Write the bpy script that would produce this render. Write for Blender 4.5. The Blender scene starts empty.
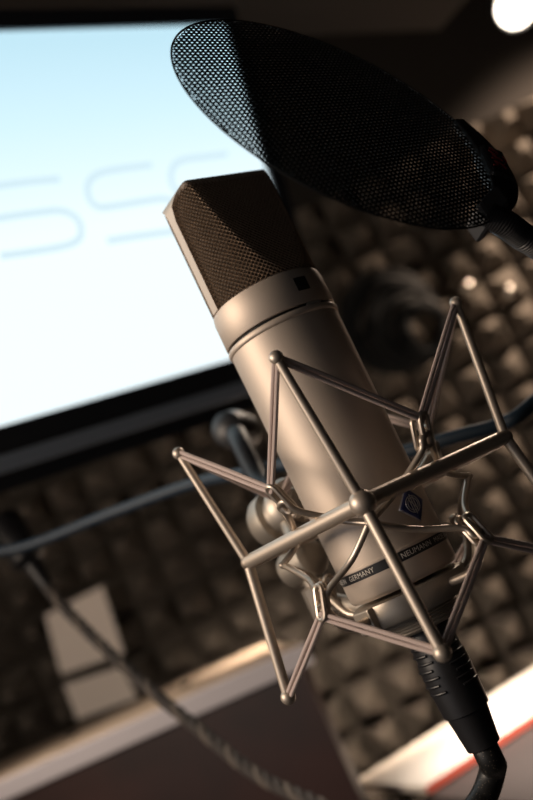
import bpy, bmesh, math, random
from mathutils import Vector, Matrix
PI = math.pi
C = bpy.context.scene.collection
SC = bpy.context.scene
random.seed(7)

# ---------------------------------------------------------------- camera
CAMZ = 1.35
PITCH, ROLL, FPX = math.radians(10.3), math.radians(25.4), 900.0
CP = Vector((0, 0, CAMZ))
F = Vector((0, math.cos(PITCH), math.sin(PITCH)))
R0 = Vector((1, 0, 0)); U0 = Vector((0, -math.sin(PITCH), math.cos(PITCH)))
RT = math.cos(ROLL)*R0 - math.sin(ROLL)*U0
UP = math.sin(ROLL)*R0 + math.cos(ROLL)*U0
cd = bpy.data.cameras.new('camera'); cam = bpy.data.objects.new('camera', cd); C.objects.link(cam)
mw = Matrix((RT, UP, -F)).transposed().to_4x4(); mw.translation = CP
cam.matrix_world = mw
cd.sensor_fit = 'VERTICAL'; cd.sensor_height = 36.0; cd.lens = 36.0*FPX/800.0
cd.clip_start = 0.02; cd.clip_end = 50
cd.dof.use_dof = True; cd.dof.focus_distance = 0.385; cd.dof.aperture_fstop = cd.lens/7.6
SC.camera = cam

# ---------------------------------------------------------------- world, lights, exposure
w = bpy.data.worlds.new('world'); SC.world = w; w.use_nodes = True
bg = w.node_tree.nodes['Background']; bg.inputs[0].default_value = (0.9, 0.75, 0.62, 1); bg.inputs[1].default_value = 0.022
SC.view_settings.view_transform = 'Standard'; SC.view_settings.look = 'None'
SC.view_settings.gamma = 1; SC.view_settings.use_curve_mapping = False; SC.view_settings.exposure = 0.0

def aim(o, target):
    o.rotation_euler = (Vector(target) - o.location).to_track_quat('-Z', 'Y').to_euler()
def area(name, loc, target, size, power, col, sy=None):
    l = bpy.data.lights.new(name, 'AREA'); l.energy = power; l.color = col; l.size = size
    if sy: l.shape = 'RECTANGLE'; l.size_y = sy
    o = bpy.data.objects.new(name, l); C.objects.link(o); o.location = loc; aim(o, target); return o
def spot(name, loc, target, power, col, ang, rad):
    l = bpy.data.lights.new(name, 'SPOT'); l.energy = power; l.color = col; l.spot_size = math.radians(ang); l.spot_blend = .6; l.shadow_soft_size = rad
    o = bpy.data.objects.new(name, l); C.objects.link(o); o.location = loc; aim(o, target); return o

# pixel <-> place helpers (photo frame)
def un(x, y, d): return CP + d*(F + (x-266.5)/FPX*RT + (400-y)/FPX*UP)
def on_plane(x, y, p0, n):
    d = (un(x, y, 1.0) - CP); t = (p0-CP).dot(n)/d.dot(n); return CP + d*t
MIC = un(377.6, 527, .415)
EF = Vector((-MIC.x, -MIC.y, 0)).normalized(); ER = Vector((-EF.y, EF.x, 0))
MX = Vector((MIC.x, MIC.y, CAMZ))
def loc(az, rad, z):
    a = math.radians(az); return MX + rad*(math.cos(a)*EF + math.sin(a)*ER) + Vector((0, 0, z))

KEYP = loc(-70, 1.05, .40)
area('key_light', KEYP, loc(0, 0, .03), .42, 9.5, (1.0, .80, .62))
area('soft_fill', Vector((-.80, -.10, CAMZ+.10)), loc(0, 0, .03), .9, 1.3, (.97, .95, 1.0))
spot('added_foam_spot', Vector((.95, 1.36, CAMZ+.98)), Vector((.72, 1.78, CAMZ-.15)), 120, (1.0, .74, .54), 84, .04)  # added spot without a fixture, rakes the right-hand foam from above
spot('rim_light', Vector((.55, 1.45, CAMZ+.72)), loc(0, 0, .05), 14, (1.0, .80, .64), 40, .03)
spot('added_board_spot', Vector((.95, .85, CAMZ+.85)), Vector((.40, 1.02, CAMZ-.27)), 430, (1.0, .88, .78), 34, .04)  # extra spot put in to make the lower right board bright
spot('added_low_foam_spot', Vector((-.05, 1.20, CAMZ+.12)), Vector((-.12, 1.62, CAMZ-.42)), 20, (1.0, .80, .62), 85, .04)  # added to lift the lower left foam and cards, no desk lamp there
spot('added_shelf_spot', Vector((-.44, 1.04, CAMZ+.25)), Vector((-.38, 1.0, CAMZ-.08)), 5, (1.0, .84, .70), 110, .04)  # invented spot that only brightens the shelf top

# ---------------------------------------------------------------- materials
def mat(name, col, rough=.5, metal=0., bump=None, emis=None, noise=None, coat=0., spec=.5):
    m = bpy.data.materials.new(name); m.use_nodes = True; nt = m.node_tree; b = nt.nodes['Principled BSDF']
    b.inputs['Base Color'].default_value = (*col, 1); b.inputs['Roughness'].default_value = rough; b.inputs['Metallic'].default_value = metal
    b.inputs['Coat Weight'].default_value = coat; b.inputs['Specular IOR Level'].default_value = spec
    tc = nt.nodes.new('ShaderNodeTexCoord')
    if noise:   # (scale, second colour, detail)
        n = nt.nodes.new('ShaderNodeTexNoise'); n.inputs['Scale'].default_value = noise[0]; n.inputs['Detail'].default_value = 6
        mx = nt.nodes.new('ShaderNodeMix'); mx.data_type = 'RGBA'
        mx.inputs[6].default_value = (*col, 1); mx.inputs[7].default_value = (*noise[1], 1)
        rp = nt.nodes.new('ShaderNodeMapRange'); rp.inputs[1].default_value = .4; rp.inputs[2].default_value = .65
        nt.links.new(tc.outputs['Object'], n.inputs['Vector']); nt.links.new(n.outputs['Fac'], rp.inputs[0])
        nt.links.new(rp.outputs[0], mx.inputs[0]); nt.links.new(mx.outputs[2], b.inputs['Base Color'])
    if bump:    # (scale, strength, distance)
        n = nt.nodes.new('ShaderNodeTexNoise'); n.inputs['Scale'].default_value = bump[0]; n.inputs['Detail'].default_value = 3
        bp = nt.nodes.new('ShaderNodeBump'); bp.inputs['Strength'].default_value = bump[1]; bp.inputs['Distance'].default_value = bump[2]
        nt.links.new(tc.outputs['Object'], n.inputs['Vector']); nt.links.new(n.outputs['Fac'], bp.inputs['Height']); nt.links.new(bp.outputs[0], b.inputs['Normal'])
    if emis:
        b.inputs['Emission Color'].default_value = (*emis[0], 1); b.inputs['Emission Strength'].default_value = emis[1]
    return m
M = {}
M['nickel'] = mat('satin_nickel', (.62, .53, .45), .56, .6, bump=(1500, .25, .0001))
M['rod'] = mat('nickel_rod', (.64, .55, .46), .46, .7, bump=(900, .2, .0001))
M['wire'] = mat('nickel_wire', (.56, .48, .40), .38, .8)
M['base'] = mat('base_nickel', (.45, .40, .34), .45, .7)
M['frame'] = mat('bright_nickel', (.72, .67, .62), .35, .8)
M['grille'] = mat('bronze_wire', (.37, .27, .19), .5, .7)
M['gauze'] = mat('inner_gauze', (.10, .075, .055), .7, .3, bump=(2500, .8, .0004), noise=(260, (.14, .105, .08)))
M['dark'] = mat('dark_gap', (.012, .011, .010), .6)
M['black'] = mat('black_plastic', (.014, .014, .016), .45)
M['rubber'] = mat('black_rubber', (.016, .016, .018), .42)
M['mesh'] = mat('black_perforated_metal', (.005, .006, .007), .55, .0, spec=.12)
M['elastic'] = mat('elastic_fabric', (.58, .47, .43), .85, bump=(2500, .6, .0004))
M['white'] = mat('print_white', (.70, .66, .60), .6)
M['blue'] = mat('badge_blue', (.018, .030, .13), .35)
M['silver'] = mat('badge_silver', (.50, .48, .50), .35, .6)
M['band'] = mat('band_black', (.02, .02, .022), .4)
M['red'] = mat('red_print', (.30, .02, .02), .6)
M['bezel'] = mat('bezel_black', (.020, .022, .026), .35)
M['bezelg'] = mat('bezel_grey', (.24, .28, .33), .5)
M['foam'] = mat('acoustic_foam', (.12, .105, .09), .95, bump=(400, .5, .002), noise=(6, (.09, .078, .067)), spec=.2)
M['wall'] = mat('wall_paint', (.020, .017, .015), .9, noise=(3, (.017, .014, .012)))
M['ceil'] = mat('ceiling_paint', (.05, .043, .038), .9)
M['floor'] = mat('carpet', (.03, .026, .024), .95, bump=(300, .6, .003))
M['wood'] = mat('maple_top', (.48, .38, .29), .55, noise=(14, (.36, .28, .21)))
M['edge'] = mat('pale_edging', (.52, .49, .52), .5)
M['redwood'] = mat('dark_red_wood', (.040, .014, .011), .45, noise=(9, (.022, .009, .008)))
M['board'] = mat('white_laminate', (.88, .80, .70), .45)
M['redfelt'] = mat('red_edging', (.42, .07, .04), .7)
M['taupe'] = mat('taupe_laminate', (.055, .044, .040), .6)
M['card'] = mat('white_card', (.85, .78, .72), .8)
M['braid'] = mat('braided_grey', (.07, .06, .055), .7)
M['braid2'] = mat('braided_light', (.15, .125, .105), .7)
M['cableb'] = mat('dark_blue_cable', (.010, .024, .042), .55)
M['chrome'] = mat('chrome', (.45, .42, .38), .26, 1.0)
M['lamp'] = mat('lamp_face', (1, .9, .8), .5, emis=((1.0, .87, .72), 9.0))

def braid_mat():
    m = mat('woven_black_braid', (.010, .010, .010), .45); nt = m.node_tree; b = nt.nodes['Principled BSDF']
    tc = nt.nodes.new('ShaderNodeTexCoord'); v = nt.nodes.new('ShaderNodeTexVoronoi'); v.inputs['Scale'].default_value = 900
    r = nt.nodes.new('ShaderNodeValToRGB'); r.color_ramp.elements[0].position = .10; r.color_ramp.elements[0].color = (.22, .18, .14, 1)
    r.color_ramp.elements[1].position = .22; r.color_ramp.elements[1].color = (.010, .010, .010, 1)
    nt.links.new(tc.outputs['Object'], v.inputs['Vector']); nt.links.new(v.outputs['Distance'], r.inputs[0]); nt.links.new(r.outputs[0], b.inputs['Base Color'])
    return m
M['woven'] = braid_mat()
def screen_mat():
    m = bpy.data.materials.new('screen_picture'); m.use_nodes = True; nt = m.node_tree; b = nt.nodes['Principled BSDF']
    b.inputs['Base Color'].default_value = (.02, .02, .02, 1); b.inputs['Roughness'].default_value = .3
    tc = nt.nodes.new('ShaderNodeTexCoord'); sp = nt.nodes.new('ShaderNodeSeparateXYZ'); r = nt.nodes.new('ShaderNodeValToRGB')
    e = r.color_ramp.elements; e[0].position = 0.; e[0].color = (.86, .97, 1.0, 1); e[1].position = .97; e[1].color = (.50, .74, .85, 1)
    k = e.new(.45); k.color = (.84, .96, 1.0, 1)
    k = e.new(.75); k.color = (.62, .84, .93, 1)
    nt.links.new(tc.outputs['UV'], sp.inputs[0]); nt.links.new(sp.outputs['Y'], r.inputs[0])
    nt.links.new(r.outputs[0], b.inputs['Emission Color']); b.inputs['Emission Strength'].default_value = 1.12
    return m
M['screen'] = screen_mat()
M['glyph'] = mat('screen_lettering', (.02, .02, .02), .3, emis=((.60, .77, .84), 1.1))

# ---------------------------------------------------------------- helpers
def obj(name, verts, faces, m, parent=None, smooth=True, sharp=40):
    me = bpy.data.meshes.new(name); me.from_pydata([tuple(v) for v in verts], [], faces); me.update()
    bm = bmesh.new(); bm.from_mesh(me); bmesh.ops.recalc_face_normals(bm, faces=bm.faces); bm.to_mesh(me); bm.free()
    if smooth:
        me.shade_smooth()
        try: me.set_sharp_from_angle(angle=math.radians(sharp))
        except Exception: pass
    o = bpy.data.objects.new(name, me); C.objects.link(o); me.materials.append(m)
    if parent:
        o.parent = parent; o.matrix_parent_inverse = Matrix.Translation(-wloc(parent))
    return o
WL = {}
def wloc(p): return WL.get(p.name, Vector((0, 0, 0)))
def thing(name, label, cat, at=(0, 0, 0), group=None):
    o = bpy.data.objects.new(name, None); C.objects.link(o); o.location = at; o.empty_display_size = .05
    o['label'] = label; o['category'] = cat
    if group: o['group'] = group
    WL[o.name] = Vector(at); return o
def tag(o, label, cat, group=None):
    o['label'] = label; o['category'] = cat
    if group: o['group'] = group
    return o
class G:
    def __init__(s): s.v = []; s.f = []
    def add(s, v, f):
        n = len(s.v); s.v += [Vector(x) for x in v]; s.f += [tuple(i+n for i in q) for q in f]; return s
    def build(s, name, m, parent=None, **k): return obj(name, s.v, s.f, m, parent, **k)
def tube(g, pts, r, n=14, caps=True, closed=False):
    pts = [Vector(p) for p in pts]; L = len(pts); rr = r if hasattr(r, '__len__') else [r]*L
    T = []
    for i in range(L):
        a = pts[(i-1) % L] if (closed or i > 0) else pts[0]; b = pts[(i+1) % L] if (closed or i < L-1) else pts[-1]
        T.append((b-a).normalized())
    x = T[0].orthogonal().normalized(); v = []; f = []
    for i in range(L):
        x = (x - x.dot(T[i])*T[i]).normalized(); y = T[i].cross(x)
        for k in range(n):
            a = 2*PI*k/n; v.append(pts[i]+rr[i]*(math.cos(a)*x+math.sin(a)*y))
    for i in range(L if closed else L-1):
        j = (i+1) % L
        for k in range(n): f.append((i*n+k, i*n+(k+1) % n, j*n+(k+1) % n, j*n+k))
    if caps and not closed: f += [tuple(range(n))[::-1], tuple((L-1)*n+k for k in range(n))]
    g.add(v, f); return g
def smooth(pts, n=8, closed=False):
    P = [Vector(p) for p in pts]; o = []; L = len(P)
    for i in range(L if closed else L-1):
        g = lambda k: P[k % L] if closed else P[max(0, min(L-1, k))]
        a, b, c, d = g(i-1), g(i), g(i+1), g(i+2)
        for j in range(n):
            t = j/n; o.append(.5*((2*b)+(c-a)*t+(2*a-5*b+4*c-d)*t*t+(3*b-a-3*c+d)*t**3))
    if not closed: o.append(P[-1])
    return o
def sphere(g, c, r, n=16, m=10, sc=(1, 1, 1)):
    v = []; f = []; c = Vector(c)
    for i in range(1, m):
        for k in range(n):
            t = PI*i/m; a = 2*PI*k/n; v.append(c+Vector((r*sc[0]*math.sin(t)*math.cos(a), r*sc[1]*math.sin(t)*math.sin(a), r*sc[2]*math.cos(t))))
    for i in range(m-2):
        for k in range(n): f.append((i*n+k, (i+1)*n+k, (i+1)*n+(k+1) % n, i*n+(k+1) % n))
    v += [c+Vector((0, 0, r*sc[2])), c-Vector((0, 0, r*sc[2]))]; a = len(v)-2
    for k in range(n): f += [(a, k, (k+1) % n), (a+1, (m-2)*n+(k+1) % n, (m-2)*n+k)]
    g.add(v, f); return g
def lathe(g, prof, base, axis=Vector((0, 0, 1)), n=64, caps=True):
    """prof: list of (radius, height along axis)"""
    axis = Vector(axis).normalized(); x = axis.orthogonal().normalized(); y = axis.cross(x); v = []; f = []
    for r, h in prof:
        for k in range(n):
            a = 2*PI*k/n; v.append(Vector(base)+axis*h+r*(math.cos(a)*x+math.sin(a)*y))
    for i in range(len(prof)-1):
        for k in range(n): f.append((i*n+k, i*n+(k+1) % n, (i+1)*n+(k+1) % n, (i+1)*n+k))
    if caps: f += [tuple(range(n))[::-1], tuple((len(prof)-1)*n+k for k in range(n))]
    g.add(v, f); return g
def box(g, c, x, y, z):
    """centre and three half-axis vectors"""
    c, x, y, z = map(Vector, (c, x, y, z))
    v = [c+a*x+b*y+d*z for a in (-1, 1) for b in (-1, 1) for d in (-1, 1)]
    g.add(v, [(0, 1, 3, 2), (4, 6, 7, 5), (0, 4, 5, 1), (2, 3, 7, 6), (0, 2, 6, 4), (1, 5, 7, 3)]); return g
def bevel(o, w=.002, seg=2):
    m = o.modifiers.new('bevel', 'BEVEL'); m.width = w; m.segments = seg; m.limit_method = 'ANGLE'; return o
def struct(o): o['kind'] = 'structure'; return o

# ---------------------------------------------------------------- setting
ang = 0.0                       # the back wall runs slightly away to the right
WD = Vector((math.cos(ang), math.sin(ang), 0)); WN = Vector((math.sin(ang), -math.cos(ang), 0))   # along wall, into the room
WC = Vector((0, 1.80, 0)); CEIL = CAMZ+1.12
def wl(name, c, hx, hz, d, m):
    g = G(); box(g, c, d*hx, Vector((d.y, -d.x, 0))*.03, Vector((0, 0, hz))); return struct(g.build(name, m, smooth=False))
zc = CEIL/2
wl('wall_back', WC - WN*.03 + Vector((0, 0, zc)), 2.6, zc, WD, M['wall'])
wl('wall_right', WC + WD*2.6 + WN*1.75 + Vector((0, 0, zc)), 1.78, zc, WN, M['wall'])
wl('wall_left', WC - WD*2.6 + WN*1.75 + Vector((0, 0, zc)), 1.78, zc, WN, M['wall'])
g = G(); box(g, WC + WN*1.75 + Vector((0, 0, -.03)), WD*2.66, WN*1.84, Vector((0, 0, .03))); struct(g.build('floor', M['floor'], smooth=False))
g = G(); box(g, WC + WN*1.75 + Vector((0, 0, CEIL+.03)), WD*2.66, WN*1.84, Vector((0, 0, .03))); struct(g.build('ceiling', M['ceil'], smooth=False))

# foam panels on the back wall
PW, NP = .60, 8
rj = random.Random(3)
def foam_mesh():
    v = []; f = []; s = PW/NP; d = .088
    for j in range(NP):
        for i in range(NP):
            x0, z0 = i*s, j*s; n = len(v)
            jx, jz, jd = rj.uniform(-.13, .13), rj.uniform(-.13, .13), rj.uniform(-.030, .006)
            for a, b, h in ((0, 0, .012), (1, 0, .012), (1, 1, .012), (0, 1, .012), (.38+jx, .38+jz, d+jd), (.62+jx, .38+jz, d+jd), (.62+jx, .62+jz, d+jd), (.38+jx, .62+jz, d+jd)):
                v.append(Vector((x0+a*s, -h, z0+b*s)))
            f += [(n, n+1, n+5, n+4), (n+1, n+2, n+6, n+5), (n+2, n+3, n+7, n+6), (n+3, n, n+4, n+7), (n+4, n+5, n+6, n+7)]
    n = len(v); v += [Vector(p) for p in ((0, 0, 0), (PW, 0, 0), (PW, 0, PW), (0, 0, PW), (0, -.018, 0), (PW, -.018, 0), (PW, -.018, PW), (0, -.018, PW))]
    f += [(n, n+1, n+2, n+3), (n, n+1, n+5, n+4), (n+1, n+2, n+6, n+5), (n+2, n+3, n+7, n+6), (n+3, n, n+4, n+7)]
    return v, f
fv, ff = foam_mesh()
fo = None
TOP = CAMZ+.66
for r in range(3):
    for c in range(-3, 3):
        if fo is None:
            fo = obj('acoustic_foam_panel', fv, ff, M['foam'], smooth=False); o = fo
        else:
            o = fo.copy(); C.objects.link(o)
        o.location = WC + WN*.001 + WD*(c*(PW+.001)+.12) + Vector((0, 0, TOP-(r+1)*(PW+.001))); o.rotation_euler = (0, 0, ang)
        tag(o, 'dark brown pyramid foam panel on the wall behind the microphone', 'foam panel', 'pyramid foam panels on the back wall')

# dark ceiling panel, far corner near the top of the photo
A55 = math.radians(55); MD = Vector((math.sin(A55), math.cos(A55), 0)); MN = Vector((-math.cos(A55), math.sin(A55), 0))   # along the monitor, away from camera
zt = .62
cc = on_plane(440, 30, Vector((0, 0, CAMZ+zt)), Vector((0, 0, 1)))
g = G(); box(g, cc - MD*.9 - MN*.45 + Vector((0, 0, .04)), MD*.9, MN*.45, Vector((0, 0, .04)))
o = g.build('ceiling_panel', M['black'], smooth=False); tag(o, 'black ceiling panel hanging above the monitor and the pop filter', 'ceiling panel')
g = G()
pass

# spotlight, upper right
t = thing('spotlight', 'round glowing warm spotlight in the upper right corner', 'lamp', un(516, 8, 1.62))
lp = un(516, 8, 1.62); ax = (CP - lp + Vector((.35, 0, -.3))).normalized()
g = G(); lathe(g, [(.010, -.08), (.024, -.075), (.034, -.05), (.038, 0), (.036, .003), (.0335, 0), (.032, -.006)], lp, ax, 40); g.build('lamp_housing', M['black'], t)
g = G(); lathe(g, [(.0325, -.005), (.032, -.003), (.026, .001), (.010, .003)], lp, ax, 40); g.build('lamp_face', M['lamp'], t)
g = G(); tube(g, [lp-ax*.09, lp-ax*.11+Vector((0, 0, .03)), Vector((lp.x-ax.x*.11, lp.y-ax.y*.11, CEIL))], .007); g.build('stem', M['black'], t)

# ---------------------------------------------------------------- monitor
TILT = -16; trp = un(224, 25, .97); tilt = math.radians(TILT)
MU = (Vector((0, 0, 1))*math.cos(tilt) + MN*math.sin(tilt)).normalized(); MNN = MD.cross(MU).normalized()
if MNN.dot(CP-trp) < 0: MNN = -MNN            # towards the viewer
brp = on_plane(316, 334.5, trp, MNN)
# true bottom-right: drop along MU from the top right until the bottom edge line
def proj(P):
    q = P-CP; z = q.dot(F); return 266.5+FPX*q.dot(RT)/z, 400-FPX*q.dot(UP)/z
H = 0
while True:
    H += .002; x, y = proj(trp-MU*H)
    if y >= 429-.302*x or H > .8: break
W = .78
t = thing('computer_monitor', 'large computer monitor showing a glowing pale blue-white screen with letters', 'monitor', trp - MD*W/2 - MU*(H+.1))
def mp(u, v, d=0): return trp - MD*W*(1-u) - MU*H*(1-v) + MNN*d
me = bpy.data.meshes.new('screen'); me.from_pydata([mp(0, 0), mp(1, 0), mp(1, 1), mp(0, 1)], [], [(0, 1, 2, 3)]); uv = me.uv_layers.new(name='uv')
for i, q in enumerate(((0, 0), (1, 0), (1, 1), (0, 1))): uv.data[i].uv = q
me.materials.append(M['screen']); o = bpy.data.objects.new('screen', me); C.objects.link(o); o.parent = t; o.matrix_parent_inverse = Matrix.Translation(-wloc(t))
bz = .018; g = G()
c0 = trp - MD*W/2 - MU*H/2
box(g, c0 - MNN*.022, MD*(W/2+bz), MU*(H/2+bz), MNN*.020)
for s in (-1, 1):
    box(g, c0 + MD*s*(W/2+bz/2) + MNN*.001, MD*bz/2, MU*(H/2+bz), MNN*.004)
box(g, c0 + MU*(H/2+bz/2) + MNN*.001, MD*W/2, MU*bz/2, MNN*.004)
box(g, c0 - MU*(H/2+.012) + MNN*.001, MD*(W/2+bz), MU*.012, MNN*.004)
g.build('bezel', M['bezel'], t, smooth=False)
g = G(); box(g, c0 - MU*(H/2+.032) - MNN*.006, MD*(W/2+bz), MU*.0075, MNN*.012); bevel(g.build('lower_trim', M['bezelg'], t, smooth=False), .002)
g = G(); box(g, c0 - MU*(H/2+.036) - MNN*.02, MD*(W/2+bz), MU*.020, MNN*.012); g.build('chin', M['bezel'], t, smooth=False)
g = G(); wa = c0 - MNN*.042; box(g, wa - MNN*.006, MD*.05, MU*.05, MNN*.006); g.build('mount_plate', M['black'], t, smooth=False)
g = G(); tube(g, [wa - MNN*.01, wa - MNN*.10, Vector((wa.x-.12, 1.60, wa.z)), Vector((wa.x-.12, 1.70, wa.z))], .018); g.build('wall_arm', M['black'], t)
def glyph(pts, wd=.0062):
    P = smooth([on_plane(x, y, trp+MNN*.0012, MNN) for x, y in pts], 6); g = G(); v = []; f = []
    for i, p in enumerate(P):
        a = (P[min(i+1, len(P)-1)]-P[max(i-1, 0)]).normalized(); b = MNN.cross(a).normalized()
        v += [p+b*wd/2, p-b*wd/2]
    for i in range(len(P)-1): f.append((2*i, 2*i+1, 2*i+3, 2*i+2))
    g.add(v, f); o = g.build('screen_letter', M['glyph'], t, smooth=False); return o
glyph([(-70, 232), (-72, 205), (-55, 194), (-30, 190), (20, 183), (60, 179)])
glyph([(-50, 226), (0, 218), (35, 213), (62, 211), (78, 220), (81, 234), (75, 242), (60, 247), (30, 252), (0, 256)])
glyph([(152, 165), (120, 169), (98, 174), (88, 184), (89, 198), (98, 207), (115, 206), (145, 201), (166, 199), (182, 206), (186, 222), (178, 230), (160, 233), (132, 237), (107, 241)])
glyph([(228, 154), (205, 157), (183, 160), (173, 167), (171, 180), (176, 190), (190, 194), (215, 190), (240, 187), (256, 194), (259, 207), (250, 217), (220, 223), (195, 228)])

# ---------------------------------------------------------------- lower left: shelf unit
SZ = Vector((0, 0, CAMZ-.080))
sA = on_plane(-20, 790, SZ, Vector((0, 0, 1))); sB = on_plane(306, 643, SZ, Vector((0, 0, 1)))          # front top edge of the shelf
sd = (sB-sA).normalized(); sn = Vector((-sd.y, sd.x, 0)); up = Vector((0, 0, 1))
L = (sB-sA).length+.35
t = thing('console_shelf', 'maple-topped shelf unit with pale front edging and dark red front', 'shelf', (sB - sd*L/2).xy.to_3d())
a_ = sB - sd*L; DP = .30
V4 = [a_, sB, sB + sn*DP - sd*.155, a_ + sn*DP]
g = G(); g.add(V4 + [p - up*.020 for p in V4], [(0, 1, 2, 3), (7, 6, 5, 4), (0, 4, 5, 1), (1, 5, 6, 2), (2, 6, 7, 3), (3, 7, 4, 0)]); bevel(g.build('top_board', M['wood'], t, smooth=False), .0015)
g = G(); box(g, sB - sd*L/2 - sn*.003 - up*.0115, sd*(L/2+.001), sn*.003, up*.0118); bevel(g.build('front_edging', M['edge'], t, smooth=False), .0015)
g = G(); box(g, sB - sd*L/2 + sn*.012 - sd*.026 - up*(.021+.30), sd*(L/2), sn*.009, up*.30); g.build('body_panel', M['redwood'], t, smooth=False)
for k, px in enumerate((72, 186)):
    q = on_plane(px, 742-.435*(px-72)-6, sB, up); g = G(); lathe(g, [(.0065, 0), (.0065, .004), (.005, .005)], q + up*.0, up, 20); g.build('screw_cap', M['dark'], t)
# leg going down at its right end
g = G(); box(g, sB - sd*.022 + sn*.012 - up*.32, sd*.005, sn*.012, up*.298); g.build('side_panel', M['redwood'], t, smooth=False)
sZ = sB.z

# cards leaning on the wall side of the shelf
def card(name, label, q, m, th=.0015):
    P = [on_plane(x, y, WC+WN*.092, WN) for x, y in q]; n = (P[1]-P[0]).cross(P[3]-P[0]).normalized()
    if n.dot(CP-P[0]) < 0: n = -n
    P[2] = on_plane(*q[2], P[0], n); g = G(); g.add(P+[p-n*th for p in P], [(0, 1, 2, 3), (7, 6, 5, 4), (0, 4, 5, 1), (1, 5, 6, 2), (2, 6, 7, 3), (3, 7, 4, 0)])
    return tag(g.build(name, m, smooth=False), label, 'card')
card('paper_card', 'blank white card pinned above the shelf, upper larger one of two', ((45, 615), (102, 586), (124, 653), (61, 675)), M['card'])
card('paper_card', 'blank white card pinned above the shelf, lower smaller one of two', ((64, 685), (121, 666), (137, 698), (77, 720)), M['card'])

# twisted cable in front of the shelf
cp_ = smooth([un(30, 560, .80), un(62, 605, .78), (un(130, 672, .74)), un(200, 730, .70), un(262, 778, .66), un(340, 815, .62), un(420, 870, .60)], 24)
t = thing('audio_cable', 'twisted grey cable running down in front of the maple shelf', 'cable', cp_[0])
for k, m in ((0, 'braid'), (1, 'braid2'), (2, 'braid')):
    P = []; x = None; acc = 0
    for i, p in enumerate(cp_):
        T = (cp_[min(i+1, len(cp_)-1)]-cp_[max(i-1, 0)]).normalized(); x = T.orthogonal().normalized() if x is None else (x-x.dot(T)*T).normalized(); y = T.cross(x)
        if i: acc += (p-cp_[i-1]).length
        a = acc/.030*2*PI+k*2*PI/3; P.append(p+.0026*(math.cos(a)*x+math.sin(a)*y))
    g = G(); tube(g, P, .0029, 10); g.build('strand', M[m], t)
g = G(); lathe(g, [(.012, -.05), (.016, -.045), (.016, .0), (.009, .006), (.006, .03)], cp_[0], (cp_[3]-cp_[0]), 24); g.build('plug', M['black'], t)

# lower right: bright board edge with red lower edging
BZ_ = Vector((0, 0, CAMZ-.27))
b0_ = on_plane(352, 783, BZ_, up); b1_ = on_plane(533, 668, BZ_, up); f1_ = on_plane(533, 714, BZ_, up)
bd = (b1_-b0_).normalized(); bn = Vector((bd.y, -bd.x, 0)); wdt = (f1_-b0_).dot(bn); BL = (b1_-b0_).length+.5
t = thing('white_desk_board', 'bright white board with thin red front edging at lower right', 'desk', (b0_+bn*wdt/2+bd*BL/2).xy.to_3d())
q = b0_ + bd*BL/2 + bn*wdt/2
g = G(); box(g, q - up*.004, bd*BL/2, bn*wdt/2, up*.004); bevel(g.build('board_top', M['board'], t, smooth=False), .001)
g = G(); box(g, b0_ + bd*BL/2 + bn*(wdt+.0015) - up*.004, bd*BL/2, bn*.0015, up*.004); g.build('red_edging', M['redfelt'], t, smooth=False)
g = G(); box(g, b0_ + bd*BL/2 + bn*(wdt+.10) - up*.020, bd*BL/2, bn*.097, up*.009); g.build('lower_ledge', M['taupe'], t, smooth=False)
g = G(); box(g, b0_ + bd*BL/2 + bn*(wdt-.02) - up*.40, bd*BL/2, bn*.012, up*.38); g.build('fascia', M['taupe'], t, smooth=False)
pA = b0_


# ---------------------------------------------------------------- things on and before the foam wall
# coil of black cable hanging on the foam
hc = WC + WN*.085
def at_wall(x, y, off=.09): return on_plane(x, y, WC+WN*off, WN)
t = thing('cable_coil', 'coil of black cable hanging on the foam wall right of the microphone', 'cable', at_wall(400, 330))
cc_ = at_wall(396, 318, .16)
g = G()
for k in range(12):
    P = []; rr = .088-.005*k+random.uniform(-.006, .006)
    for i in range(40):
        a = 2*PI*i/40; P.append(cc_ + WD*(rr*math.cos(a)+.004*k-.012) + up*(rr*1.15*math.sin(a)+random.uniform(-.001, .001)-.005*k) + WN*(.006*math.sin(3*a+k)+.005*k))
    tube(g, P, .0075, 8, closed=True)
g.build('loops', M['mesh'], t)
g = G(); box(g, cc_ + up*.095 - WN*.02, WD*.004, WN*.075, up*.006); g.build('hook', M['chrome'], t)
# chrome plugs that catch the lamp
for (x, y), lab in (((468, 288), 'shiny round knob on the foam wall, left one of the bright pair'), ((509, 292), 'shiny round knob on the foam wall, right one of the bright pair')):
    q = at_wall(x, y, .15); g = G(); lathe(g, [(.006, -.06), (.006, -.012)]+[(.015*math.sin(a), -.015*math.cos(a)) for a in [.45+.22*k for k in range(12)]]+[(.001, .015)], q, WN, 28)
    tag(g.build('wall_knob', M['chrome']), lab, 'knob')

# boom stand behind the mount
t = thing('boom_stand', 'black microphone boom arm with round knob behind the shock mount, below the monitor', 'microphone stand', un(234, 430, .62))
J = un(282, 515, .50); E1 = un(60, 530, .66)
q = un(234, 430, .62)
g = G(); tube(g, smooth([un(286, 520, .50), un(262, 485, .56), q, un(236, 440, .80), un(262, 470, 1.2)], 6), .007); g.build('boom_tube', M['black'], t)
g = G(); lathe(g, [(.004, -.02), (.012, -.018), (.014, 0), (.012, .010), (.006, .014)], q, (CP-q)+Vector((-.3, 0, .2)), 28); g.build('clamp_knob', M['black'], t)
e_ = un(262, 470, 1.2)
g = G(); tube(g, [e_, Vector((e_.x, 1.70, e_.z+.1))], .011); g.build('wall_rod', M['black'], t)
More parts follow.
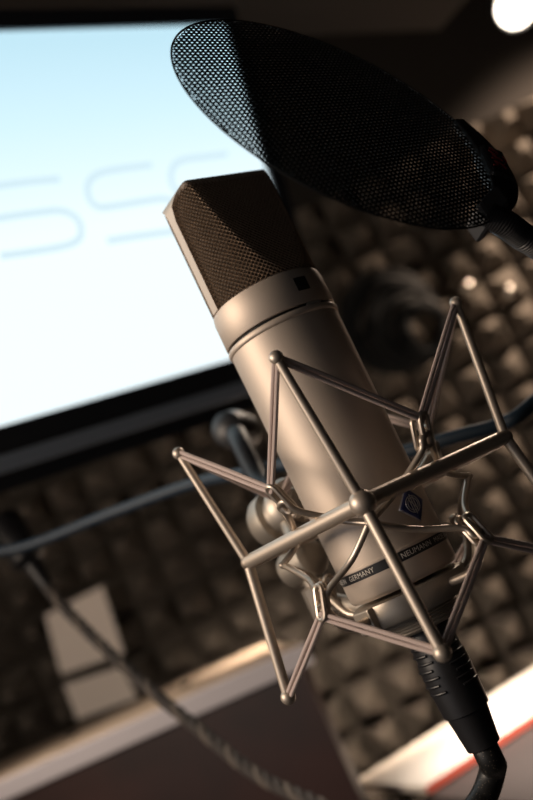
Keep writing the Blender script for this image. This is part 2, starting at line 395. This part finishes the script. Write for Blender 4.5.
# dark blue cable behind the mount at right
P = smooth([un(640, 300, .54), un(533, 403, .50), un(500, 424, .50), un(455, 437, .505), un(390, 455, .52), un(300, 462, .55), un(240, 474, .60), un(190, 485, .64), un(110, 514, .68), un(20, 548, .72), un(-60, 560, .74), un(-160, 600, .80)], 10)
g = G(); tube(g, P, .0042, 12); tag(g.build('blue_cable', M['cableb']), 'dark blue cable passing behind the shock mount, lit blue at left', 'cable')

# ---------------------------------------------------------------- microphone
ZR = .105; FRONT = 38; RB = .028
mic = thing('condenser_microphone', 'satin nickel studio condenser microphone with mesh head and blue badge', 'microphone', loc(0, 0, -.034))
def brad(z):   # body radius at height
    return .0262 + (.0278-.0262)*max(0, min(1, (z+.034)/.13))
axis0 = loc(0, 0, 0)
prof = [(.010, -.0340), (.0225, -.0340), (.0238, -.0334), (.0244, -.0322)]
prof = [(.012, -.0272), (.0250, -.0272), (.0259, -.0263)]+[(brad(z/1000), z/1000) for z in range(-25, 101, 6)]
prof += [(brad(.1), .1006), (.0284, .1010), (.0287, .1016), (.0287, .1030), (.0284, .1036), (.020, .1036)]
g = G(); lathe(g, prof, axis0, n=128); g.build('body_tube', M['nickel'], mic)
g = G(); lathe(g, [(.0268, .1030), (.0268, .1062)], axis0, n=96); g.build('groove', M['dark'], mic)
g = G(); lathe(g, [(.020, .1052), (.0282, .1052), (.0285, .1056), (.0285, .1195), (.0280, .1222), (.0268, .1230), (.020, .1230)], axis0, n=128); g.build('collar', M['nickel'], mic)
# indicator window in the collar
def curved_patch(g, az0, az1, z0, z1, r, th=.0004, n=10):
    v = []; f = []
    for i in range(n+1):
        a = az0+(az1-az0)*i/n
        v += [loc(a, r, z0), loc(a, r, z1), loc(a, r+th, z0), loc(a, r+th, z1)]
    for i in range(n):
        b = i*4; f += [(b+2, b+6, b+7, b+3), (b, b+2, b+3, b+1) if i == 0 else (b+6, b+4, b+5, b+7) if i == n-1 else (b, b+4, b+6, b+2), (b+1, b+3, b+7, b+5), (b, b+4, b+6, b+2)]
    g.add(v, list(dict.fromkeys(f))); return g
g = G(); curved_patch(g, FRONT-7, FRONT+7, .1112, .1178, .0284, .0003); g.build('pattern_window', M['dark'], mic, smooth=False)
# small bright latch in the groove near the front
g = G(); curved_patch(g, FRONT-4, FRONT+13, .1040, .1048, .0270, .0014); g.build('latch', M['frame'], mic, smooth=False)
# head: cylinder cut by two inclined planes
Z0, Z1, RH = .1225, .1825, .0274
def head_xy(s, z, off=0):
    """s in [0,1) round the perimeter -> (x across, y to the front)"""
    r = RH+off; t = (z-Z0)/(Z1-Z0); hd = (RH + (.0138-RH)*max(0, t)**.92)+off
    cr = .0055; xm = r
    if z > Z1-cr: xm = r-cr+math.sqrt(max(0, cr*cr-(z-(Z1-cr))**2))
    a = math.acos(min(1, hd/r)) if hd < r else 0        # angle from the front where the flat begins
    pts = []
    flat = r*math.sin(a); arc = r*(PI-2*a); per = 2*(2*flat+arc)
    d = (s % 1)*per
    def seg(d):
        if d < flat: return (d, hd)
        d -= flat
        if d < arc: th = a+d/r; return (r*math.sin(th), r*math.cos(th))
        d -= arc
        if d < 2*flat: return (flat-d, -hd)
        d -= 2*flat
        if d < arc: th = PI+a+d/r; return (r*math.sin(th), r*math.cos(th))
        d -= arc; return (-flat+d, hd)
    x, y = seg(d); return max(-xm, min(xm, x)), y
fa = math.radians(FRONT); HF = math.cos(fa)*EF+math.sin(fa)*ER; HR = -math.sin(fa)*EF+math.cos(fa)*ER
def hp(x, y, z): return MX + HF*y + HR*x + Vector((0, 0, z))
N, RZ = 138, 50
g = G(); v = []; idx = {}
for j in range(RZ+1):
    z = Z0+(Z1-Z0)*j/RZ
    for i in range(N):
        if (i+j) % 2 == 0: idx[(i, j)] = len(v); x, y = head_xy(i/N, z); v.append(hp(x, y, z))
f = []
for j in range(1, RZ):
    for i in range(N):
        if (i+j) % 2 == 1: f.append((idx[(i, j-1)], idx[((i+1) % N, j)], idx[(i, j+1)], idx[((i-1) % N, j)]))
g.add(v, f); o = g.build('head_grille', M['grille'], mic, smooth=False)
wm = o.modifiers.new('wires', 'WIREFRAME'); wm.thickness = .0007; wm.use_even_offset = False; wm.offset = 0
g = G(); v = []; f = []
N2, R2 = 96, 30
for j in range(R2+1):
    z = Z0+(Z1-.0012-Z0)*j/R2
    for i in range(N2): x, y = head_xy(i/N2, z, -.0010); v.append(hp(x, y, z))
for j in range(R2):
    for i in range(N2): f.append((j*N2+i, j*N2+(i+1) % N2, (j+1)*N2+(i+1) % N2, (j+1)*N2+i))
f.append(tuple(R2*N2+i for i in range(N2)))
g.add(v, f); g.build('inner_gauze', M['gauze'], mic, sharp=50)
# frame band: up one side, over the top, down the other
cr = .0055; path = []
xr = RH+.0006; zt_ = Z1+.0006
for k in range(9): path.append((-xr, Z0+(zt_-cr-Z0)*k/8, (-1, 0)))
for k in range(1, 9):
    a = PI/2*k/8; path.append((-xr+cr-cr*math.cos(a), zt_-cr+cr*math.sin(a), (-math.cos(a), math.sin(a))))
for k in range(1, 9): path.append((-xr+cr+(2*(xr-cr))*k/8, zt_, (0, 1)))
for k in range(1, 9):
    a = PI/2*k/8; path.append((xr-cr+cr*math.sin(a), zt_-cr+cr*math.cos(a), (math.sin(a), math.cos(a))))
for k in range(1, 9): path.append((xr, zt_-cr+(Z0-zt_+cr)*k/8, (1, 0)))
v = []; f = []
for x, z, n in path:
    top = max(0, (z-(Z1-.0065))/.0072); hw = .0032+(.0138-.0032)*top**1.5; yo = -.0036*(1-top)
    for y, off in ((-hw, .0), (-hw, .0007), (hw, .0007), (hw, .0), (hw, -.002), (-hw, -.002)):
        # follow the cylinder on the sides
        dx = (RH-math.sqrt(max(0, RH*RH-y*y)))*(abs(n[0]))*.9*(1-top)
        s = -1 if x < 0 else 1
        y += yo
        dx = (RH-math.sqrt(max(0, RH*RH-y*y)))*(abs(n[0]))*.95*(1-top)
        v.append(hp(x+n[0]*off - s*dx, y, z+n[1]*off))
K = 6
for i in range(len(path)-1):
    for k in range(K): f.append((i*K+k, i*K+(k+1) % K, (i+1)*K+(k+1) % K, (i+1)*K+k))
f += [tuple(range(K)), tuple((len(path)-1)*K+k for k in range(K))]
g = G(); g.add(v, f); g.build('head_frame', M['nickel'], mic)
# name band and lettering
BZ = .0005
BZ0, BZ1 = -.0172, -.0130
g = G(); lathe(g, [(brad(BZ0)-.001, BZ0), (brad(BZ0)+.00012, BZ0), (brad(BZ1)+.00012, BZ1), (brad(BZ1)-.001, BZ1)], axis0, n=128, caps=False); g.build('name_band', M['band'], mic)
g = G(); lathe(g, [(brad(BZ1)-.001, BZ1+.0002), (brad(BZ1)+.0004, BZ1+.0003), (brad(BZ1)+.0004, BZ1+.0012), (brad(BZ1)-.001, BZ1+.0015)], axis0, n=128, caps=False); g.build('band_bead', M['nickel'], mic)
def wrap_text(s, az, zc, h, r, m, name, parent, sp=1.0, sx=1.0):
    cu = bpy.data.curves.new('txt', 'FONT'); cu.body = s; cu.size = h*1.38; cu.align_x = 'CENTER'; cu.align_y = 'CENTER'; cu.space_character = sp; cu.offset = 0
    to = bpy.data.objects.new('txt', cu); C.objects.link(to); dg = bpy.context.evaluated_depsgraph_get(); dg.update()
    me = bpy.data.meshes.new_from_object(to.evaluated_get(dg)); bpy.data.objects.remove(to)
    V = [loc(az+math.degrees(v.co.x*sx/r), r, zc+v.co.y) for v in me.vertices]; Fc = [tuple(p.vertices) for p in me.polygons]
    return obj(name, V, Fc, m, parent, smooth=False)
for s, a in (('NEUMANN', 25), ('GERMANY', -37), ('MADE IN', -74), ('MADE IN', 61), ('GERMANY', 98), ('NEUMANN', 199)):
    wrap_text(s, a, (BZ0+BZ1)/2, .00235, brad(BZ0)+.00035, M['white'], 'lettering', mic, 1.04, .98)
# blue diamond badge
BC, BR = .0030, None
def bpt(u, v_, off): z = BC+v_; r = brad(z); return loc(FRONT+4+math.degrees(u/r), r+off, z)
def dia(h, w_, off, m, name, parent, n=8):
    v = []; f = []; st = n
    for i in range(st+1):
        for j in range(st+1):
            a, b = i/st, j/st; u = (a-b)*w_; vv = (a+b-1)*h; v.append(bpt(u, vv, off))
    for i in range(st):
        for j in range(st): q = i*(st+1)+j; f.append((q, q+st+1, q+st+2, q+1))
    g = G(); g.add(v, f); o = g.build(name, m, parent); sm = o.modifiers.new('thickness', 'SOLIDIFY'); sm.thickness = .0005; sm.offset = 0; return o
rim = dia(.0083, .0080, .0003, M['silver'], 'badge', mic)
dia(.0076, .0073, .0006, M['blue'], 'badge_field', rim)
g = G()
def em(pts, r=.00022): tube(g, [bpt(u, v_, .00095) for u, v_ in pts], r, 6)
em([(.0038*math.cos(a*PI/16), .0038*math.sin(a*PI/16)) for a in range(33)])
em([(.0028*math.cos(a*PI/16), .0028*math.sin(a*PI/16)) for a in range(33)])
for k in (-1, 0, 1): em([(k*.0012, -.0046+abs(k)*.0008), (k*.0012, .0046-abs(k)*.0008)], .00026)
em([(-.0012, .002), (.0012, -.002)], .00026)
g.build('emblem', M['silver'], rim)

# ---------------------------------------------------------------- shock mount
TH = -3
sm_ = thing('shock_mount', 'nickel wire spider shock mount with elastic cords around the microphone', 'shock mount', loc(0, 0, -.048))
RC, RTOP, ZC = .062, .071, .0115
ZT, ZB = .0755, -.0515
az4 = [0, 90, 180, 270]
Ct = [loc(a+TH, RC, ZC) for a in az4]
Ct[1] = loc(92+TH, .0705, ZC+.001)
Tn = [loc(a+TH, RTOP, ZT) for a in az4]; Bn = [loc(a+TH, RTOP, ZB) for a in az4]
Tn[0] = loc(TH-2.5, RTOP, .0778); Bn[0] = loc(TH+4, RTOP, -.0515); Ct[0] = loc(TH+2, RC, ZC)
Tn[1] = loc(91+TH, .079, .0785); Bn[1] = loc(91+TH, .079, -.053)
Tn[3] = loc(270+TH, .071, .0728)
for k in range(4):
    a, b = Ct[k], Ct[(k+1) % 4]
    g = G(); tube(g, [a, b], .0034, 20)
    for q in (a, b): sphere(g, q, .0036)
    g.build('frame_rod', M['rod'], sm_)
for k in range(4):
    g = G(); tube(g, [Tn[k], Ct[k]], [.0019, .0023], 16); g.build('post', M['rod'], sm_)
    g = G(); tube(g, [Ct[k], Bn[k]], [.0026, .0024], 16); g.build('post', M['rod'], sm_)
    for q, rr in ((Tn[k], .0030), (Bn[k], .0036)):
        g = G(); sphere(g, q, rr); g.build('post_tip', M['rod'], sm_)
g = G(); sphere(g, Ct[0], .0055, 28, 18); g.build('ball_joint', M['rod'], sm_)
# inner basket
Nn = [loc(a+TH, .0475, .0035) for a in az4]
Hu = [loc(a+b, .0530, .0325) for a, b in zip(az4, (42, 36, 45, 52))]   # between k and k+1
Hl = [loc(a+b, .0535, -.0215) for a, b in zip(az4, (43, 43, 45, 48))]
RG = [loc(a+45+TH, .0255, -.0340) for a in az4]
def out(k): a = math.radians(az4[k]+45+TH); return (math.cos(a)*EF+math.sin(a)*ER)
def side(k): a = math.radians(az4[k]+45+TH); return (-math.sin(a)*EF+math.cos(a)*ER)
for k in range(4):
    o_, s_ = out(k), side(k)
    a, b = Nn[k], Nn[(k+1) % 4]
    # upper wire: N -> under the hook -> next N, bowed inwards
    m = Hu[k]-up*.012-o_*.004
    P = smooth([a, a.lerp(m, .5)-o_*.004-up*.002, m-s_*.004, m+up*.005-s_*.0025+o_*.003, m+up*.006+s_*.0025+o_*.003, m+s_*.004, b.lerp(m, .5)-o_*.004-up*.002, b], 6)
    g = G(); tube(g, P, .0015, 10); g.build('basket_wire', M['wire'], sm_)
    m = Hl[k]+up*.007-o_*.004
    P = smooth([a, a.lerp(m, .5)-o_*.003-up*.0015, m-s_*.004, m-up*.005-s_*.0025+o_*.003, m-up*.006+s_*.0025+o_*.003, m+s_*.004, b.lerp(m, .5)-o_*.003-up*.0015, b], 6)
    g = G(); tube(g, P, .0015, 10); g.build('basket_wire', M['wire'], sm_)
    # elongated double hooks
    for H_, sg in ((Hu[k], 1), (Hl[k], -1)):
        ax_ = (up*sg*.9 + o_*.35).normalized(); c = H_ - ax_*.0045
        for dx in (-.0016, .0016):
            P = []
            for i in range(24):
                an = 2*PI*i/24; l = .0048 if math.sin(an) > 0 else -.0048
                P.append(c + o_*dx*1.0 + s_*(.0024*math.cos(an)+dx*.6) + ax_*(.0024*math.sin(an)+l) )
            g = G(); tube(g, P, .00115, 8, closed=True); g.build('hook', M['wire'], sm_)
    g = G(); tube(g, smooth([Hl[k]+up*.004, Hl[k].lerp(RG[k], .35)-up*.006, RG[k]], 6), .0020, 12); g.build('strut', M['wire'], sm_)
    nd = G(); sphere(nd, Nn[k], .0019); nd.build('wire_joint', M['wire'], sm_)
# elastic cords: each post tip to the hooks either side
def cord(a, b, nrm):
    d = (b-a).normalized(); s = d.cross(nrm).normalized()*.00105
    g = G(); P = [a+s]
    for k in range(1, 7): t_ = k/6; P.append(a.lerp(b, t_)+s*(1+.2*math.sin(PI*t_)))
    for k in range(1, 6): an = PI*k/6; P.append(b + d*.0009*math.sin(an) + s*math.cos(an))
    for k in range(6, 0, -1): t_ = k/6; P.append(a.lerp(b, t_)-s*(1+.2*math.sin(PI*t_)))
    P.append(a-s)
    for k in range(1, 6): an = PI*k/6; P.append(a - d*.0022*math.sin(an) - s*math.cos(an))
    tube(g, P, .0010, 8, closed=True); g.build('elastic_cord', M['elastic'], sm_)
for k in range(4):
    for j in (k, (k-1) % 4):
        cord(Tn[k], Hu[j]+out(j)*.0016+up*.001, out(j)); cord(Bn[k], Hl[j]+out(j)*.0016-up*.001, out(j))
# base ring and threaded ring
g = G(); lathe(g, [(.012, -.0276), (.0140, -.0290), (.0255, -.0290), (.0272, -.0296), (.0275, -.0304), (.0275, -.0388), (.0268, -.0398), (.014, -.0398)], axis0, n=96); g.build('base_ring', M['base'], sm_)
g = G(); a = math.radians(-50+TH); q = loc(-52, .0265, -.0345); o_ = (math.cos(math.radians(-52))*EF+math.sin(math.radians(-52))*ER)
box(g, q, o_*.0035, o_.cross(up)*.006, up*.0052); bevel(g.build('ring_lug', M['base'], sm_, smooth=False), .0008)
g = G(); v = []; f = []; NK = 180; zz = [-.0398+(-.0075)*k/12 for k in range(13)]
prof = []
for k, z in enumerate(zz): prof.append((.0180+(.0004 if k % 2 else 0), z))
lathe(g, [(.009, -.0398)]+prof+[(.0172, -.0479), (.009, -.0479)], axis0, n=96); g.build('knurled_ring', M['base'], sm_)
# swivel clamp behind on the left
SW = un(284, 512, .475); bx = (ER*.75 - EF*.65).normalized(); sx_ = (EF*.62 + ER*.75 + up*.15).normalized()
g = G(); lathe(g, [(.006, -.016), (.014, -.015), (.0155, -.012), (.0155, -.004), (.0120, -.003), (.0120, .003), (.0150, .004), (.0150, .010), (.0135, .012), (.008, .013), (.006, .016)], SW, sx_, 48); g.build('swivel_joint', M['base'], sm_)
q = un(303, 562, .470); g = G(); lathe(g, [(.005, -.012), (.0095, -.011), (.0105, -.008), (.0105, .008), (.0085, .010), (.005, .011)], q, sx_, 40); g.build('lock_knob', M['base'], sm_)
g = G(); tube(g, [SW, q], .006); tube(g, [q, un(322, 598, .466)], .0055); g.build('clamp_bar', M['base'], sm_)
q2 = un(322, 600, .466); g = G(); lathe(g, [(.006, -.009), (.0085, -.008), (.0085, .008), (.006, .009)], q2, up, 6); g.build('hex_nut', M['base'], sm_, smooth=False)
g = G(); tube(g, [q2, loc(-140, .024, -.035)], .0045); g.build('clamp_arm', M['base'], sm_)
g = G(); tube(g, [SW, Ct[3].lerp(Ct[2], .35)], .0045); g.build('clamp_arm', M['base'], sm_)
for k in range(6):
    qq = un(325+k*5, 535-k*4, .462); g = G(); lathe(g, [(.006, -.001), (.0075, 0), (.006, .001)], qq, (un(350, 515, .46)-un(325, 535, .462)), 24); g.build('spring_ridge', M['base'], sm_)

# ---------------------------------------------------------------- microphone cable with connector
mc = thing('microphone_cable', 'black braided microphone cable with ribbed plug under the microphone', 'cable', loc(0, 0, -.108))
g = G(); lathe(g, [(.0095, -.0475), (.0105, -.0490), (.0108, -.054), (.0108, -.062), (.0114, -.0635), (.0116, -.070), (.0108, -.088), (.0098, -.0885), (.0090, -.094), (.0078, -.1045), (.0060, -.1055), (.004, -.1055)], axis0, n=48); g.build('plug_shell', M['rubber'], mc)
for k in range(7):
    z = -.0555-.0034*k
    for a0 in (-75, 15):
        if (k+ (a0 > 0)) % 1 == 0:
            g = G(); P = [loc(a0+j*6+(-4 if k % 2 else 4), .0112+.0003*math.sin(PI*j/8)+(.0006 if k > 2 else 0), z) for j in range(9)]
            tube(g, P, .0006, 8); g.build('grip_rib', M['rubber'], mc)
b0 = loc(0, 0, -.104)
P = smooth([b0, loc(0, 0, -.112), un(493, 768, .41), un(484, 796, .408), un(462, 830, .40), un(430, 900, .40), un(440, 1010, .42)], 14)
g = G(); tube(g, P, .0060, 20); g.build('braided_cable', M['woven'], mc)

# ---------------------------------------------------------------- pop filter
LAT = math.radians(-16)
nD = (.6372915*R0 + -.69134026*Vector((0, 1, 0)) + .34045294*Vector((0, 0, 1))).normalized()
cD = Vector((.08063764, .35406418, CAMZ+.15927911)); RD = .076
hd_ = on_plane(487, 170, cD, nD)-cD; e1 = hd_.normalized(); e2 = nD.cross(e1).normalized()
pf = thing('pop_filter', 'round black perforated metal pop filter above the microphone', 'pop filter', cD - up*.08)
def dp(a, b, c=0): return cD + e1*a + e2*b + nD*c
mj = nD.cross(F).normalized(); mn = nD.cross(mj).normalized()      # the sheet is expanded along mn: long diamond openings
g = G(); pt = .00182; hr = pt*.315; ST = 2.15; v = []; f = []; nv = {}
ca, sa = math.cos(LAT), math.sin(LAT)
RO = pt/math.sqrt(3)
def put(x, y):
    x, y = x*ca-y*sa, (x*sa+y*ca)*ST; l = math.hypot(x, y)
    if l > RD: x, y = x*RD/l, y*RD/l
    return cD + mj*x + mn*y
ni = int(RD/pt)+2; nj = int(RD/(pt*.866))+2
for j in range(-nj, nj+1):
    for i in range(-ni, ni+1):
        x = (i+(.5 if j % 2 else 0))*pt; y = j*pt*.8660254
        if math.hypot(x*ca-y*sa, (x*sa+y*ca)*ST) > RD-.0003: continue
        o_i = []; n_i = []
        for k in range(6):
            a = PI/6+k*PI/3; ox, oy = x+RO*math.cos(a), y+RO*math.sin(a); kk = (round(2*ox/pt), round(oy/pt*3.4641))
            if kk not in nv: nv[kk] = len(v); v.append(put(ox, oy))
            o_i.append(nv[kk])
        for k in range(6):
            a = PI/6+k*PI/3; n_i.append(len(v)); v.append(put(x+hr*math.cos(a), y+hr*math.sin(a)))
        for k in range(6): f.append((o_i[k], o_i[(k+1) % 6], n_i[(k+1) % 6], n_i[k]))
g.add(v, f); o = g.build('mesh_screen', M['mesh'], pf, smooth=False); s = o.modifiers.new('thickness', 'SOLIDIFY'); s.thickness = .0003; s.offset = 0
g = G(); tube(g, [cD + mj*RD*math.cos(2*PI*i/160) + mn*RD*math.sin(2*PI*i/160) for i in range(160)], .00045, 8, closed=True); g.build('edge_wire', M['mesh'], pf)
# crescent clamp on the edge
v = []; f = []; n = 30
for i in range(n+1):
    a = math.radians(-33+66*i/n); wd = .010*math.cos(math.radians(-33+66*i/n)*2.4)+.004
    for r_, c in ((RD-wd*.55, .0022), (RD+wd*.45, .0026), (RD+wd*.45, -.0026), (RD-wd*.55, -.0022)):
        v.append(dp(r_*math.cos(a), r_*math.sin(a), c))
for i in range(n):
    for k in range(4): f.append((i*4+k, i*4+(k+1) % 4, (i+1)*4+(k+1) % 4, (i+1)*4+k))
f += [(0, 1, 2, 3), (n*4, n*4+1, n*4+2, n*4+3)]
g = G(); g.add(v, f); bevel(g.build('edge_clamp', M['black'], pf, smooth=False), .0008)
g = G(); box(g, dp(RD-.002, .004), e1*.006, e2*.013, nD*.0045); hb = bevel(g.build('clamp_block', M['black'], pf, smooth=False), .002, 3)
# red maker's mark
g = G(); c = (RD-.002, .004)
for pts in (((-.005, -.008), (-.002, -.006), (-.003, -.003), (.000, -.004), (.002, -.007)), ((-.004, -.001), (.000, .001), (-.003, .003), (.002, .0)), ((-.004, .006), (-.001, .004), (.001, .006), (-.001, .008), (-.003, .009)), ((.002, -.003), (.004, .001), (.003, .005))):
    tube(g, smooth([dp(c[0]+a, c[1]+b, .0048) for a, b in pts], 4), .00035, 6)
g.build('red_mark', M['red'], hb)
# hinge and gooseneck
hq = on_plane(487, 214, cD, nD)
dq = (hq-CP).dot(F)
g = G(); box(g, hq, (un(497, 200, dq)-un(478, 222, dq))*.5, nD*.006, (un(500, 228, dq)-un(484, 206, dq))*.45); bevel(g.build('hinge', M['black'], pf, smooth=False), .0015)
P = smooth([hq, un(505, 224, dq), un(522, 236, dq+.004), un(550, 256, dq+.01), un(610, 320, dq+.02), un(660, 420, dq+.03), un(690, 600, dq+.04)], 40)
rr = [.0052+(.0006 if (i//2) % 2 else 0) for i in range(len(P))]
g = G(); tube(g, P, rr, 16); g.build('gooseneck', M['black'], pf)
